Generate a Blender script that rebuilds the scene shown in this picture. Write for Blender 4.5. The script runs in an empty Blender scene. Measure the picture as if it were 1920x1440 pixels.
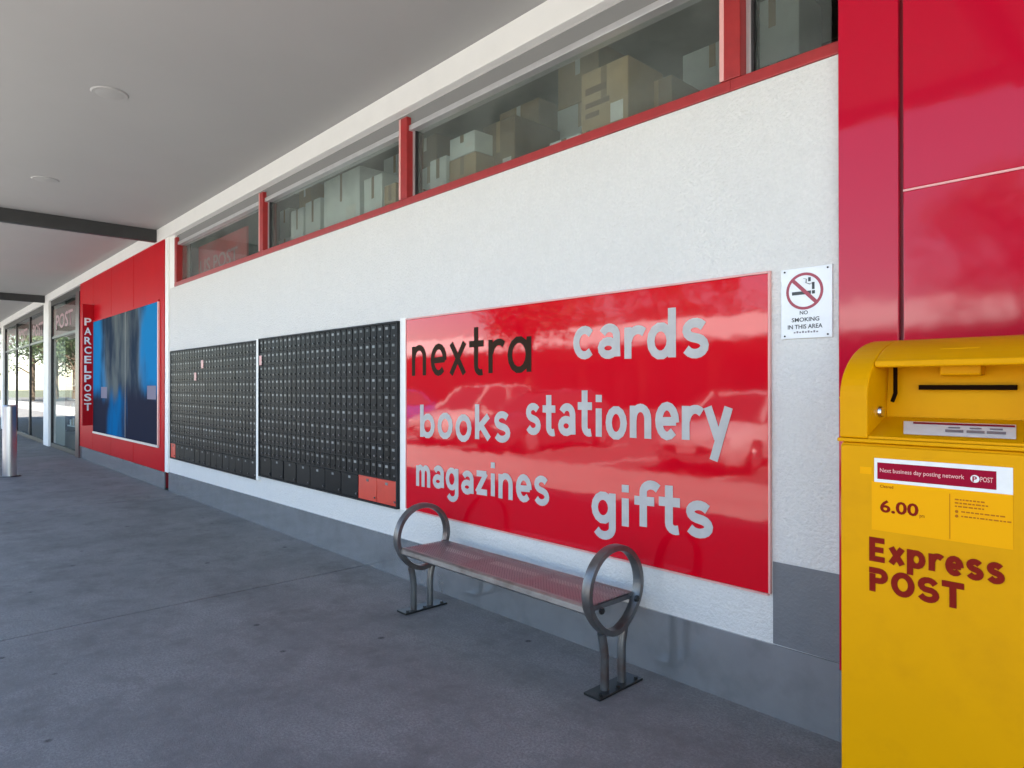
import bpy, math, random
from mathutils import Vector, Matrix
random.seed(7)
R = math.radians
S = bpy.context.scene
COL = S.collection

# ------------------------------------------------------------------ camera
D, H, F, YAW = 2.85, 1.45, 1250.0, R(47.0)       # distance to wall, eye height, focal px (1920 wide), yaw
cam = bpy.data.cameras.new('camera'); cam_o = bpy.data.objects.new('camera', cam); COL.objects.link(cam_o)
cam.sensor_width = 36; cam.lens = 36 * F / 1920; cam.clip_start = .05; cam.clip_end = 3000
cam_o.location = (0, -D, H); cam_o.rotation_euler = (R(90.23), 0, YAW)
S.camera = cam_o
# ------------------------------------------------------------------ sky, sun, exposure
SUN = Vector((.80, .26, 1.0)).normalized()
w = bpy.data.worlds.new('World'); S.world = w; w.use_nodes = True
nt = w.node_tree; bg = nt.nodes['Background']; sky = nt.nodes.new('ShaderNodeTexSky'); sky.sky_type = 'NISHITA'
sky.sun_disc = False; sky.sun_elevation = math.asin(SUN.z); sky.sun_rotation = math.atan2(SUN.x, SUN.y)
sky.air_density = 1.0; sky.dust_density = .35; sky.ozone_density = 1.0
nt.links.new(sky.outputs[0], bg.inputs[0]); bg.inputs[1].default_value = .075
sl = bpy.data.lights.new('sun', 'SUN'); sl.energy = 5.0; sl.angle = R(.5); sl.color = (1, .95, .87)
so = bpy.data.objects.new('sun', sl); COL.objects.link(so); so.rotation_euler = SUN.to_track_quat('Z', 'Y').to_euler()
so.location = (0, 0, 30)
vs = S.view_settings; vs.view_transform = 'Standard'; vs.look = 'None'; vs.gamma = 1; vs.exposure = 2.95; vs.use_curve_mapping = False
S.render.engine = 'CYCLES'
S.cycles.max_bounces = 10; S.cycles.diffuse_bounces = 6; S.cycles.glossy_bounces = 5; S.cycles.transmission_bounces = 6; S.cycles.transparent_max_bounces = 12

# ------------------------------------------------------------------ photo pixel -> place
_s, _c = math.sin(YAW), math.cos(YAW)
def ray(px, py):
    u = (px - 960) / F; v = (725 - py) / F
    return Vector((-_s + u * _c, _c + u * _s, v))
def onwall(px, py, y=0.0):                      # point on the plane parallel to the wall at depth y
    d = ray(px, py); t = (y + D) / d.y
    return Vector((d.x * t, y, H + d.z * t))
def WX(px, y=0.0): return onwall(px, 700, y).x
def WZ(px, py, y=0.0): return onwall(px, py, y).z

# ------------------------------------------------------------------ materials
MATS = {}
def mat(name, col, rough=.6, metal=0, var=0.0, vscale=8, bump=0.0, bscale=60, bdist=.01, spec=.5, coat=0, coatr=.03,
        rg=.6, dirt=None, dscale=2.0, damt=.5, rnd=0.0, spots=None, stretch=None, detail=6, grain=0.0, gscale=150):
    m = bpy.data.materials.new(name); m.use_nodes = True; MATS[name] = m
    n, l = m.node_tree.nodes, m.node_tree.links
    b = n['Principled BSDF']
    b.inputs['Roughness'].default_value = rough; b.inputs['Metallic'].default_value = metal
    b.inputs['Specular IOR Level'].default_value = spec
    b.inputs['Coat Weight'].default_value = coat; b.inputs['Coat Roughness'].default_value = coatr
    b.inputs['Base Color'].default_value = (*col, 1)
    tc = n.new('ShaderNodeTexCoord'); src = tc.outputs['Object']
    if stretch:
        mp = n.new('ShaderNodeMapping'); mp.inputs['Scale'].default_value = stretch; l.new(src, mp.inputs[0]); src = mp.outputs[0]
    cur = None
    def rgb(c):
        q = n.new('ShaderNodeRGB'); q.outputs[0].default_value = (*c, 1); return q.outputs[0]
    cur = rgb(col)
    def mix(a, bb, fac, typ='MIX'):
        q = n.new('ShaderNodeMix'); q.data_type = 'RGBA'; q.blend_type = typ
        l.new(a, q.inputs[6]); l.new(bb, q.inputs[7])
        if isinstance(fac, float): q.inputs[0].default_value = fac
        else: l.new(fac, q.inputs[0])
        return q.outputs[2]
    def noise(sc, det=detail, rg=rg):
        q = n.new('ShaderNodeTexNoise'); q.inputs['Scale'].default_value = sc; q.inputs['Detail'].default_value = det
        q.inputs['Roughness'].default_value = rg; l.new(src, q.inputs['Vector']); return q.outputs[0]
    def ramp(x, a, bb):
        q = n.new('ShaderNodeMapRange'); q.inputs[1].default_value = a; q.inputs[2].default_value = bb; l.new(x, q.inputs[0]); return q.outputs[0]
    if var:
        cur = mix(cur, rgb([c * (1 - var) for c in col]), ramp(noise(vscale), .35, .68))
    if dirt:
        f = n.new('ShaderNodeMath'); f.operation = 'MULTIPLY'; f.inputs[1].default_value = damt
        l.new(ramp(noise(dscale), .48, .72), f.inputs[0]); cur = mix(cur, rgb(dirt), f.outputs[0])
    if spots:
        vo = n.new('ShaderNodeTexVoronoi'); vo.inputs['Scale'].default_value = spots[1]; l.new(src, vo.inputs['Vector'])
        cur = mix(cur, rgb(spots[0]), ramp(vo.outputs['Distance'], spots[2], spots[2] * .6))
    if grain:
        cur = mix(cur, rgb([c * (1 - grain) for c in col]), ramp(noise(gscale, 6, .75), .40, .64))
    if rnd:
        oi = n.new('ShaderNodeObjectInfo'); mr = n.new('ShaderNodeMapRange'); mr.inputs[3].default_value = 1 - rnd; mr.inputs[4].default_value = 1 + rnd
        l.new(oi.outputs['Random'], mr.inputs[0])
        hs = n.new('ShaderNodeHueSaturation'); l.new(mr.outputs[0], hs.inputs['Value']); l.new(cur, hs.inputs['Color']); cur = hs.outputs[0]
    l.new(cur, b.inputs['Base Color'])
    if bump:
        bp = n.new('ShaderNodeBump'); bp.inputs['Strength'].default_value = bump; bp.inputs['Distance'].default_value = bdist
        l.new(noise(bscale, 4), bp.inputs['Height']); l.new(bp.outputs[0], b.inputs['Normal'])
        if coat: l.new(bp.outputs[0], b.inputs['Coat Normal'])
    return m
def glass(name, tint=(.9, .95, .93), rough=.0, haze=0.0):
    m = bpy.data.materials.new(name); m.use_nodes = True; n, l = m.node_tree.nodes, m.node_tree.links
    n.remove(n['Principled BSDF']); out = n['Material Output']
    t = n.new('ShaderNodeBsdfTransparent'); t.inputs[0].default_value = (*tint, 1)
    g = n.new('ShaderNodeBsdfGlossy'); g.inputs['Roughness'].default_value = rough
    fr = n.new('ShaderNodeFresnel'); fr.inputs[0].default_value = 1.5
    mx = n.new('ShaderNodeMixShader'); ge = n.new('ShaderNodeNewGeometry'); inv = n.new('ShaderNodeMath'); inv.operation = 'SUBTRACT'; inv.inputs[0].default_value = 1; l.new(ge.outputs['Backfacing'], inv.inputs[1])
    ml = n.new('ShaderNodeMath'); ml.operation = 'MULTIPLY'; l.new(fr.outputs[0], ml.inputs[0]); l.new(inv.outputs[0], ml.inputs[1]); l.new(ml.outputs[0], mx.inputs[0]); l.new(t.outputs[0], mx.inputs[1]); l.new(g.outputs[0], mx.inputs[2])
    fin = mx.outputs[0]
    if haze:  # painted haze: grey mixed into the pane for the soffit's reflected veil
        df = n.new('ShaderNodeBsdfDiffuse'); df.inputs[0].default_value = (.34, .37, .34, 1); m2 = n.new('ShaderNodeMixShader')
        tc = n.new('ShaderNodeTexCoord'); nz = n.new('ShaderNodeTexNoise'); nz.inputs['Scale'].default_value = 2.5; nz.inputs['Detail'].default_value = 8; l.new(tc.outputs['Object'], nz.inputs['Vector'])
        mr = n.new('ShaderNodeMapRange'); mr.inputs[1].default_value = .3; mr.inputs[2].default_value = .7; mr.inputs[3].default_value = haze * .5; mr.inputs[4].default_value = haze * 1.5; l.new(nz.outputs[0], mr.inputs[0])
        l.new(mr.outputs[0], m2.inputs[0]); l.new(fin, m2.inputs[1]); l.new(df.outputs[0], m2.inputs[2]); fin = m2.outputs[0]
    l.new(fin, out.inputs[0]); MATS[name] = m; return m
M = MATS
mat('stucco', (.735, .72, .685), .85, var=.04, vscale=2.2, bump=1.0, bscale=60, bdist=.011, dirt=(.58, .57, .54), dscale=14, damt=.35, grain=.10, gscale=60)
mat('white_paint', (.86, .85, .81), .55, var=.04, vscale=4, bump=.15, bscale=30, bdist=.004)
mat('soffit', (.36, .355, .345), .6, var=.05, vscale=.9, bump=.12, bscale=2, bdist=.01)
mat('base_grey', (.50, .51, .52), .13, metal=.72, var=.12, vscale=5, bump=.06, bscale=5, bdist=.004, dirt=(.30, .30, .29), dscale=6, damt=.5)
mat('dark_grey', (.155, .16, .17), .5, var=.1, vscale=9, bump=.4, bscale=75, bdist=.006)
mat('steel_beam', (.035, .036, .036), .5, var=.2, vscale=5)
mat('red_panel', (.47, .003, .024), .06, spec=.36, bump=.05, bscale=1.1, bdist=.05, detail=2)
mat('red_panel_far', (.50, .008, .016), .35, spec=.02, var=.06, vscale=2, bump=.03, bscale=1.2, bdist=.05)
mat('red_sign', (.60, .001, .012), .04, spec=.42, bump=.035, bscale=1.3, bdist=.05, detail=2)
mat('blade_red', (.40, .006, .013), .5, spec=.1)
mat('sticker_lilac', (.24, .22, .28), .6, spec=.0)
mat('board_red', (.42, .02, .025), .5)
mat('red_joint', (.20, .003, .010), .4)
mat('red_frame', (.36, .022, .022), .38, var=.18, vscale=14)
mat('pale_red_edge', (.72, .36, .33), .4)
mat('letter_silver', (.50, .49, .475), .55, spec=.15, var=.12, vscale=14)
mat('letter_black', (.030, .014, .007), .6, spec=.08)
mat('alu', (.62, .62, .62), .35, metal=.6, var=.1, vscale=9)
mat('head_grey', (.20, .20, .195), .5)
mat('box_frame', (.030, .031, .033), .55, spec=.15, var=.2, vscale=6)
mat('box_door', (.009, .0095, .0105), .45, spec=.12, var=.35, vscale=11, rnd=.35)
mat('box_number', (.12, .125, .125), .4, rnd=.9)
mat('box_lock', (.16, .16, .17), .3, metal=.8, rnd=.6)
mat('box_red', (.60, .045, .022), .35, var=.12, vscale=10)
mat('sticker_pink', (.62, .30, .29), .4)
mat('pavement', (.31, .298, .285), .72, var=.50, vscale=1.3, bump=.8, bscale=130, bdist=.006, dirt=(.075, .066, .060), dscale=2.4, damt=.95, spots=((.030, .029, .029), 3.1, .075), spec=.25, detail=14, rg=.80, grain=.5, gscale=85)
mat('joint_fill', (.030, .030, .031), .9)
mat('concrete', (.40, .385, .355), .8, var=.18, vscale=1.3, bump=.3, bscale=80, bdist=.004)
mat('kerb', (.34, .33, .31), .8, var=.2, vscale=3, bump=.3, bscale=60, bdist=.004)
mat('asphalt', (.15, .146, .14), .85, var=.25, vscale=.8, bump=.5, bscale=90, bdist=.006)
mat('ground', (.12, .13, .08), .95, var=.3, vscale=.1)
mat('line_white', (.70, .70, .68), .7, var=.15, vscale=6)
mat('yellow', (.68, .305, .0), .42, var=.05, vscale=2.5, bump=.04, bscale=14, bdist=.004, dirt=(.52, .225, .003), dscale=7, damt=.35, spec=.08)
mat('yellow_sticker', (.80, .35, .0), .5, spec=.08)
mat('maroon', (.28, .002, .022), .5, spec=.08)
mat('text_maroon', (.20, .010, .004), .7, spec=.1)
mat('sticker_white', (.74, .72, .68), .4, var=.08, vscale=30)
mat('print_grey', (.22, .20, .22), .5)
mat('print_orange', (.42, .12, .008), .6, spec=.08)
mat('slot_dark', (.010, .004, .002), .9, spec=.02)
mat('chrome', (.6, .6, .6), .15, metal=1)
mat('bench_steel', (.40, .39, .385), .34, metal=.85, var=.25, vscale=9, dirt=(.11, .075, .05), dscale=5, damt=.6)
mat('bench_ring', (.20, .205, .205), .36, metal=.75, var=.3, vscale=11, dirt=(.12, .055, .03), dscale=4.5, damt=.75)
mat('rust', (.10, .035, .018), .8, var=.4, vscale=30)
mat('bolt_dark', (.03, .03, .028), .35, metal=.6)
mat('sign_white', (.80, .82, .83), .35, var=.05, vscale=20)
mat('sign_red', (.34, .045, .07), .4)
mat('sign_black', (.035, .04, .042), .4)
mat('stainless', (.50, .50, .51), .3, metal=.9, stretch=(1, 1, .05), var=.12, vscale=30)
mat('frame_dark', (.030, .028, .030), .4, var=.2, vscale=6)
mat('frame_maroon', (.045, .010, .016), .35)
mat('header_maroon', (.15, .008, .015), .4)
mat('header_text', (.36, .20, .22), .5)
mat('cardboard', (.42, .29, .16), .85, var=.12, vscale=7)
mat('cardboard_dark', (.24, .17, .10), .85, var=.12, vscale=7)
mat('carton_white', (.72, .75, .74), .7, var=.1, vscale=6)
mat('carton_print', (.16, .10, .06), .8)
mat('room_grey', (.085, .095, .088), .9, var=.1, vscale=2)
mat('shop_floor', (.30, .29, .27), .3, var=.1, vscale=2)
mat('shelf_dark', (.07, .08, .08), .6)
mat('goods', (.35, .33, .30), .6, rnd=.7)
mat('rubber', (.020, .020, .020), .8)
mat('rim', (.50, .50, .51), .3, metal=.8)
mat('lamp_clear', (.8, .8, .8), .1)
mat('lamp_red', (.4, .01, .01), .2)
mat('bark', (.13, .09, .06), .9, var=.3, vscale=12, bump=.6, bscale=20)
for i, c in enumerate([(.055, .095, .028), (.075, .115, .040), (.045, .080, .030)]): mat('leaf%d' % i, c, .6, var=.5, vscale=.9, rnd=.15)
mat('far_white', (.86, .84, .80), .7, var=.05, vscale=.8)
mat('far_brick', (.33, .22, .16), .85, var=.15, vscale=3)
mat('far_dark', (.06, .06, .065), .2)
m_ = bpy.data.materials.new('skylight'); m_.use_nodes = True; M['skylight'] = m_
_n = m_.node_tree.nodes; _n.remove(_n['Principled BSDF']); _t = _n.new('ShaderNodeBsdfTranslucent'); _t.inputs[0].default_value = (.14, .148, .14, 1)
m_.node_tree.links.new(_t.outputs[0], _n['Material Output'].inputs[0])
glass('glass'); glass('glass_window', (.86, .90, .88), haze=.11); glass('car_glass', (.10, .12, .12))

# ------------------------------------------------------------------ mesh helpers
class MB:
    def __init__(s): s.v, s.f, s.m = [], [], []
    def add(s, vs_, fs, mi=0):
        o = len(s.v); s.v += [tuple(p) for p in vs_]
        for f in fs: s.f.append([o + i for i in f]); s.m.append(mi)
        return s
    def box(s, x0, x1, y0, y1, z0, z1, mi=0):
        v = [(x, y, z) for x in (x0, x1) for y in (y0, y1) for z in (z0, z1)]
        return s.add(v, [(0, 1, 3, 2), (4, 6, 7, 5), (0, 4, 5, 1), (2, 3, 7, 6), (0, 2, 6, 4), (1, 5, 7, 3)], mi)
    def hexa(s, v, mi=0):        # 8 points, same order as box
        return s.add(v, [(0, 1, 3, 2), (4, 6, 7, 5), (0, 4, 5, 1), (2, 3, 7, 6), (0, 2, 6, 4), (1, 5, 7, 3)], mi)
    def prism(s, pts, axis, a, b, mi=0):    # polygon pts in the other two axes, extruded along axis
        def P(p, t): return {'x': (t, p[0], p[1]), 'y': (p[0], t, p[1]), 'z': (p[0], p[1], t)}[axis]
        n = len(pts); v = [P(p, a) for p in pts] + [P(p, b) for p in pts]
        f = [tuple(range(n)), tuple(range(2 * n - 1, n - 1, -1))] + [(i, i + n, (i + 1) % n + n, (i + 1) % n) for i in range(n)]
        return s.add(v, f, mi)
    def cyl(s, c, r0, r1, h, axis='z', n=20, mi=0):
        def P(a, r, t):
            p, q = r * math.cos(a), r * math.sin(a)
            return {'z': (c[0] + p, c[1] + q, c[2] + t), 'x': (c[0] + t, c[1] + p, c[2] + q), 'y': (c[0] + p, c[1] + t, c[2] + q)}[axis]
        v = [P(2 * math.pi * i / n, r0, 0) for i in range(n)] + [P(2 * math.pi * i / n, r1, h) for i in range(n)]
        return s.add(v, [tuple(range(n))[::-1], tuple(range(n, 2 * n))] + [(i, (i + 1) % n, (i + 1) % n + n, i + n) for i in range(n)], mi)
    def tube(s, pts, r, n=10, closed=False, mi=0, flat=1.0):
        pts = [Vector(p) for p in pts]; k = len(pts); v, f = [], []
        up = None
        for i, p in enumerate(pts):
            a = pts[i - 1] if (i or closed) else p; b = pts[(i + 1) % k] if (i < k - 1 or closed) else p
            d = (b - a).normalized()
            if up is None: up = d.orthogonal().normalized()
            up = (up - d * up.dot(d)).normalized(); sd = d.cross(up)
            rr = r[i] if isinstance(r, (list, tuple)) else r
            for j in range(n):
                t = 2 * math.pi * j / n; v.append(p + up * rr * math.cos(t) + sd * rr * flat * math.sin(t))
        for i in range(k if closed else k - 1):
            for j in range(n):
                i2 = (i + 1) % k; f.append((i * n + j, i * n + (j + 1) % n, i2 * n + (j + 1) % n, i2 * n + j))
        if not closed: f += [tuple(range(n))[::-1], tuple(range((k - 1) * n, k * n))]
        return s.add(v, f, mi)
    def build(s, name, mats, parent=None, smooth=False, bevel=0, origin=None, sharp=40):
        me = bpy.data.meshes.new(name); v = s.v
        if origin is not None: v = [(p[0] - origin[0], p[1] - origin[1], p[2] - origin[2]) for p in v]
        me.from_pydata(v, [], s.f); me.update()
        for mm in (mats if isinstance(mats, (list, tuple)) else [mats]): me.materials.append(M[mm])
        me.polygons.foreach_set('material_index', s.m)
        return link(name, me, parent, smooth, bevel, origin, sharp)
def fix_normals(me):
    import bmesh
    b = bmesh.new(); b.from_mesh(me); bmesh.ops.recalc_face_normals(b, faces=b.faces); b.to_mesh(me); b.free()
def link(name, me, parent=None, smooth=False, bevel=0, origin=None, sharp=40):
    fix_normals(me)
    o = bpy.data.objects.new(name, me); COL.objects.link(o)
    if origin is not None: o.location = origin
    if parent is not None: put(o, parent)
    if smooth:
        me.polygons.foreach_set('use_smooth', [True] * len(me.polygons))
        me.set_sharp_from_angle(angle=R(sharp))
    if bevel:
        bv = o.modifiers.new('bevel', 'BEVEL'); bv.width = bevel; bv.segments = 2; bv.limit_method = 'ANGLE'; bv.angle_limit = R(35)
    return o
def put(o, parent):
    o.parent = parent; o.matrix_parent_inverse = wm(parent).inverted()
def wm(o):
    m = o.matrix_basis.copy()
    return (wm(o.parent) @ o.matrix_parent_inverse @ m) if o.parent else m
def thing(name, label, cat, loc=(0, 0, 0), group=None):
    o = bpy.data.objects.new(name, None); COL.objects.link(o); o.location = loc; o.empty_display_size = .2
    return tag(o, label, cat, group)
def tag(o, label, cat, group=None):
    o['label'] = label; o['category'] = cat
    if group: o['group'] = group
    return o
def struct(o): o['kind'] = 'structure'; return o
def box(name, x0, x1, y0, y1, z0, z1, m, parent=None, bevel=0):
    return MB().box(x0, x1, y0, y1, z0, z1).build(name, m, parent, bevel=bevel, origin=((x0 + x1) / 2, (y0 + y1) / 2, z0))
def copy_tree(o, dx, parent=None):
    c = o.copy(); COL.objects.link(c)
    if parent is None: c.location = Vector(o.location) + Vector(dx)
    else: c.parent = parent
    for ch in o.children: copy_tree(ch, dx, c)
    return c

# ---- lettering: the built-in font
def text(name, s_, x0, z0, width, height, m, parent, y, bold=0.0, face='-y', depth=.0012):
    cu = bpy.data.curves.new('t', 'FONT'); cu.body = s_; cu.size = 1; cu.offset = bold; cu.resolution_u = 3
    t = bpy.data.objects.new('t', cu); COL.objects.link(t)
    me = bpy.data.meshes.new_from_object(t.evaluated_get(bpy.context.evaluated_depsgraph_get()))
    bpy.data.objects.remove(t); bpy.data.curves.remove(cu)
    xs = [v.co.x for v in me.vertices]; ys = [v.co.y for v in me.vertices]
    a, b, c, d = min(xs), max(xs), min(ys), max(ys)
    for v in me.vertices:
        p, q = (v.co.x - a) / (b - a) * width, (v.co.y - c) / (d - c) * height
        v.co = (p, 0, q) if face == '-y' else (0, p, q)
    me.materials.clear(); me.materials.append(M[m])
    o = bpy.data.objects.new(name, me); COL.objects.link(o)
    o.location = (x0, y, z0) if face == '-y' else (y, x0, z0)
    if parent: put(o, parent)
    return o

# ---- lettering: hand-drawn brush strokes
def arc(cx, cy, rx, ry, a0, a1, n=14):
    return [(cx + rx * math.cos(R(a0 + (a1 - a0) * i / n)), cy + ry * math.sin(R(a0 + (a1 - a0) * i / n))) for i in range(n + 1)]
G = {
 'a': ([arc(.40, .66, .25, .25, 150, 0) + [(.65, .40), (.66, .06)], arc(.36, .29, .25, .21, 20, 380)], .78),
 'A': ([arc(.42, .5, .33, .42, 0, 360), [(.78, .95), (.78, .05)]], .95),
 'b': ([[(.12, 1.34), (.12, .05)], arc(.45, .48, .30, .40, 0, 360)], .88),
 'c': ([arc(.40, .5, .31, .42, 48, 310)], .76),
 'd': ([arc(.38, .48, .30, .40, 0, 360), [(.72, 1.34), (.72, .05)]], .88),
 'e': ([[(.12, .48), (.66, .50)], arc(.39, .5, .29, .42, 0, 312)], .78),
 'f': ([arc(.50, 1.16, .24, .25, 40, 180, 8) + [(.26, .6), (.26, .05)], [(.02, .86), (.56, .86)]], .62),
 'g': ([arc(.38, .5, .29, .40, 0, 360), [(.70, .95), (.70, -.15)] + arc(.42, -.15, .28, .27, -10, -150, 8)], .86),
 'i': ([[(.14, .92), (.14, .05)], [(.14, 1.22), (.14, 1.38)]], .32),
 'k': ([[(.12, 1.34), (.12, .05)], [(.62, .90), (.16, .42)], [(.30, .55), (.66, .06)]], .76),
 'm': ([[(.12, .95), (.12, .05)], arc(.32, .62, .20, .30, 180, 0, 8) + [(.52, .05)], arc(.72, .62, .20, .30, 180, 0, 8) + [(.92, .05)]], 1.08),
 'n': ([[(.12, .95), (.12, .05)], arc(.40, .60, .27, .33, 180, 0, 10) + [(.67, .05)]], .84),
 'o': ([arc(.40, .5, .30, .42, 0, 360)], .82),
 'r': ([[(.12, .95), (.12, .05)], arc(.44, .52, .30, .38, 165, 55, 8)], .64),
 's': ([arc(.37, .72, .24, .21, 35, 250, 10) + arc(.37, .27, .26, .22, 70, -150, 10)], .74),
 't': ([[(.28, 1.36), (.28, .25)] + arc(.46, .25, .18, .2, 180, 290, 6), [(.02, .90), (.56, .90)]], .62),
 'x': ([[(.08, .95), (.64, .05)], [(.64, .95), (.08, .05)]], .74),
 'y': ([[(.08, .95), (.38, .15)], [(.70, .95), (.26, -.45)]], .80),
 'E': ([[(.12, 1.4), (.12, .0)], [(.12, 1.28), (.78, 1.28)], [(.12, .70), (.72, .70)], [(.12, .12), (.80, .12)]], .92),
 'P': ([[(.12, 1.02), (.12, .0)], [(.0, 1.28), (.50, 1.28)] + arc(.50, .97, .28, .31, 90, -90, 8) + [(.12, .66)]], .94),
 'O': ([arc(.55, .70, .43, .58, 0, 360, 24)], 1.12),
 'S': ([arc(.48, .98, .34, .30, 25, 240, 10) + arc(.48, .42, .37, .30, 60, -155, 10)], .98),
 'T': ([[(.0, 1.28), (.92, 1.28)], [(.46, 1.28), (.46, .0)]], .96),
 'p': ([[(.12, 1.0), (.12, -.42)], arc(.46, .5, .32, .40, 0, 360)], .92),
 'z': ([[(.08, .90), (.58, .90)], [(.58, .90), (.08, .09)], [(.08, .09), (.62, .09)]], .72)}
def brush(name, word, x0, z0, width, xh, sw, m, parent, y, slope=0.0, jig=.0, label=None, caps=True, gap=.13):
    rr = random.Random(word); total = sum(G[c][1] + gap for c in word)
    sx = width / total; b = MB(); cx = 0; k = 0
    for ch in word:
        st, adv = G[ch]; dz = rr.uniform(-jig, jig) * xh; sc = 1 + rr.uniform(-jig, jig)
        for s_ in st:
            pts = [Vector(((cx + p[0] * 1.0) * sx, p[1] * xh * sc + dz)) for p in s_]
            q = [pts[0]]
            for p in pts[1:]:
                if (p - q[-1]).length > 1e-4: q.append(p)
            ex_ = sw * .16 if (q[0] - q[-1]).length > 1e-3 else 0
            q[0] = q[0] + (q[0] - q[1]).normalized() * ex_; q[-1] = q[-1] + (q[-1] - q[-2]).normalized() * ex_
            hw = sw / 2; yy = -k * .00008; k += 1; L, Rr = [], []
            for i, p in enumerate(q):
                d = (q[i + 1 if i < len(q) - 1 else (1 if not ex_ else i)] - q[i - 1 if i else (-2 if not ex_ else 0)]).normalized(); nn = Vector((-d.y, d.x)); L.append(p + nn * hw); Rr.append(p - nn * hw)
            v = [(p.x, yy, p.y) for p in L + Rr]; n = len(q)
            b.add(v, [(i, i + 1, n + i + 1, n + i) for i in range(n - 1)])
            for p, d in () if not caps else ((q[0], q[0] - q[1]), (q[-1], q[-1] - q[-2])):      # round ends
                a0 = math.atan2(d.y, d.x)
                cv = [(p.x + hw * math.cos(a0 + R(t)), yy - .00003, p.y + hw * math.sin(a0 + R(t))) for t in range(-90, 91, 22)]
                b.add(cv, [tuple(range(len(cv)))])
        cx += adv + gap
    b.v = [(p[0], p[1], p[2] + p[0] * slope) for p in b.v]
    o = b.build(name, m); o.location = (x0, y, z0); put(o, parent)
    if label: o['label'] = label
    return o

# ================================================================== the setting
PAVE_Y = -6.6
g = MB().box(-400, 400, -400, 400, -1.2, -.30).build('ground', 'ground'); struct(g)
cp = MB().box(-120, 80, -30.5, PAVE_Y - .15, -.29, -.12).build('car_park', 'asphalt'); struct(cp)
kb = MB()
kb.prism([(PAVE_Y - .15, -.28), (PAVE_Y, -.28), (PAVE_Y, 0), (PAVE_Y - .12, 0), (PAVE_Y - .15, -.03)], 'x', -90, 60)
struct(kb.build('kerb', 'kerb'))
pv = MB().box(-90, 60, PAVE_Y + .002, -.002, -.28, -.012).build('pavement', 'joint_fill'); struct(pv)
jx = [-90, -60, -44, -33.5, -28.7, -23.9, -19.1, -14.35, -9.56, WX(690), 0, 4.8, 9.6, 20, 60]
for a, b in zip(jx, jx[1:]):
    MB().box(a + .008, b - .008, -3.55, -.004, -.2, 0).build('paving_bay', 'pavement', pv, bevel=.004)
    MB().box(a + .005, b - .005, PAVE_Y + .006, -3.562, -.2, -.001).build('concrete_bay', 'concrete', pv, bevel=.004)
# painted bay lines in the car park
for k in range(12):
    x = -27.6 + k * 2.7
    MB().box(x - .05, x + .05, -12.2, -7.4, -.119, -.115).build('bay_line', 'line_white', cp)

# ================================================================== the shop building
XL, XR = WX(318), WX(1575)          # white wall, left and right ends
bld = thing('shop_building', 'single storey shop building with white rendered wall, red cladding and high strip windows', 'building', (-12, 5, 0))
SILL, HEAD = 2.82, 3.43
wl = MB()
wl.box(XL, XR, 0, .22, .05, SILL)
wl.build('wall', 'stucco', bld, bevel=.004)
box('upper_wall', -36, 8, .02, .26, 3.53, 4.75, 'white_paint', bld)
rf = MB(); rf.box(-36, 8, .26, .35, 4.55, 4.75); rf.box(-36, 8, .95, 15, 4.55, 4.75); rf.box(-36, XL, .35, .95, 4.55, 4.75); rf.box(XR, 8, .35, .95, 4.55, 4.75)
rf = rf.build('roof', 'kerb', bld)
MB().box(XL, XR, .35, .95, 4.70, 4.712).build('skylight', 'skylight', rf)  # added translucent roof panel, out of view, brightens the store room cartons
MB().box(-36, 8, 14.8, 15, 0, 4.55).build('rear_wall', 'far_brick', bld)
MB().box(-36, -35.8, .26, 14.8, 0, 4.55).build('end_wall', 'far_brick', bld)
MB().box(7.8, 8, .26, 14.8, 0, 4.55).build('end_wall', 'far_brick', bld)
MB().box(-36, XL - .2, .3, 14.8, 3.53, 3.6).build('shop_ceiling', 'room_grey', bld)
# white bulkhead under the canopy
BH0, BH1 = 3.53, 3.71
MB().box(-36, 8, -.045, .018, BH0, BH1 + .1).build('bulkhead', 'white_paint', bld, bevel=.004)
# reflective grey metal plinth along the foot of the white wall (a little lower towards the far end)
zl, zr = .262, .318
pts = [(XL, -.012, 0), (XL, -.012, zl), (XL, .1, 0), (XL, .1, zl), (XR, -.012, 0), (XR, -.012, zr), (XR, .1, 0), (XR, .1, zr)]
MB().hexa(pts).build('plinth', 'base_grey', bld)
# dark grey painted panel between sign and cladding
PX0 = WX(1449)
zdt = WZ(1460, 1054)
MB().box(PX0, XR, -.003, -.0005, zr + .001, zdt).build('painted_panel', 'dark_grey', bld, bevel=.002)
# trim at left end of white wall
box('edge_trim', WX(312), XL, -.02, .2, .25, BH0, 'white_paint', bld, bevel=.004)

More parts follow.
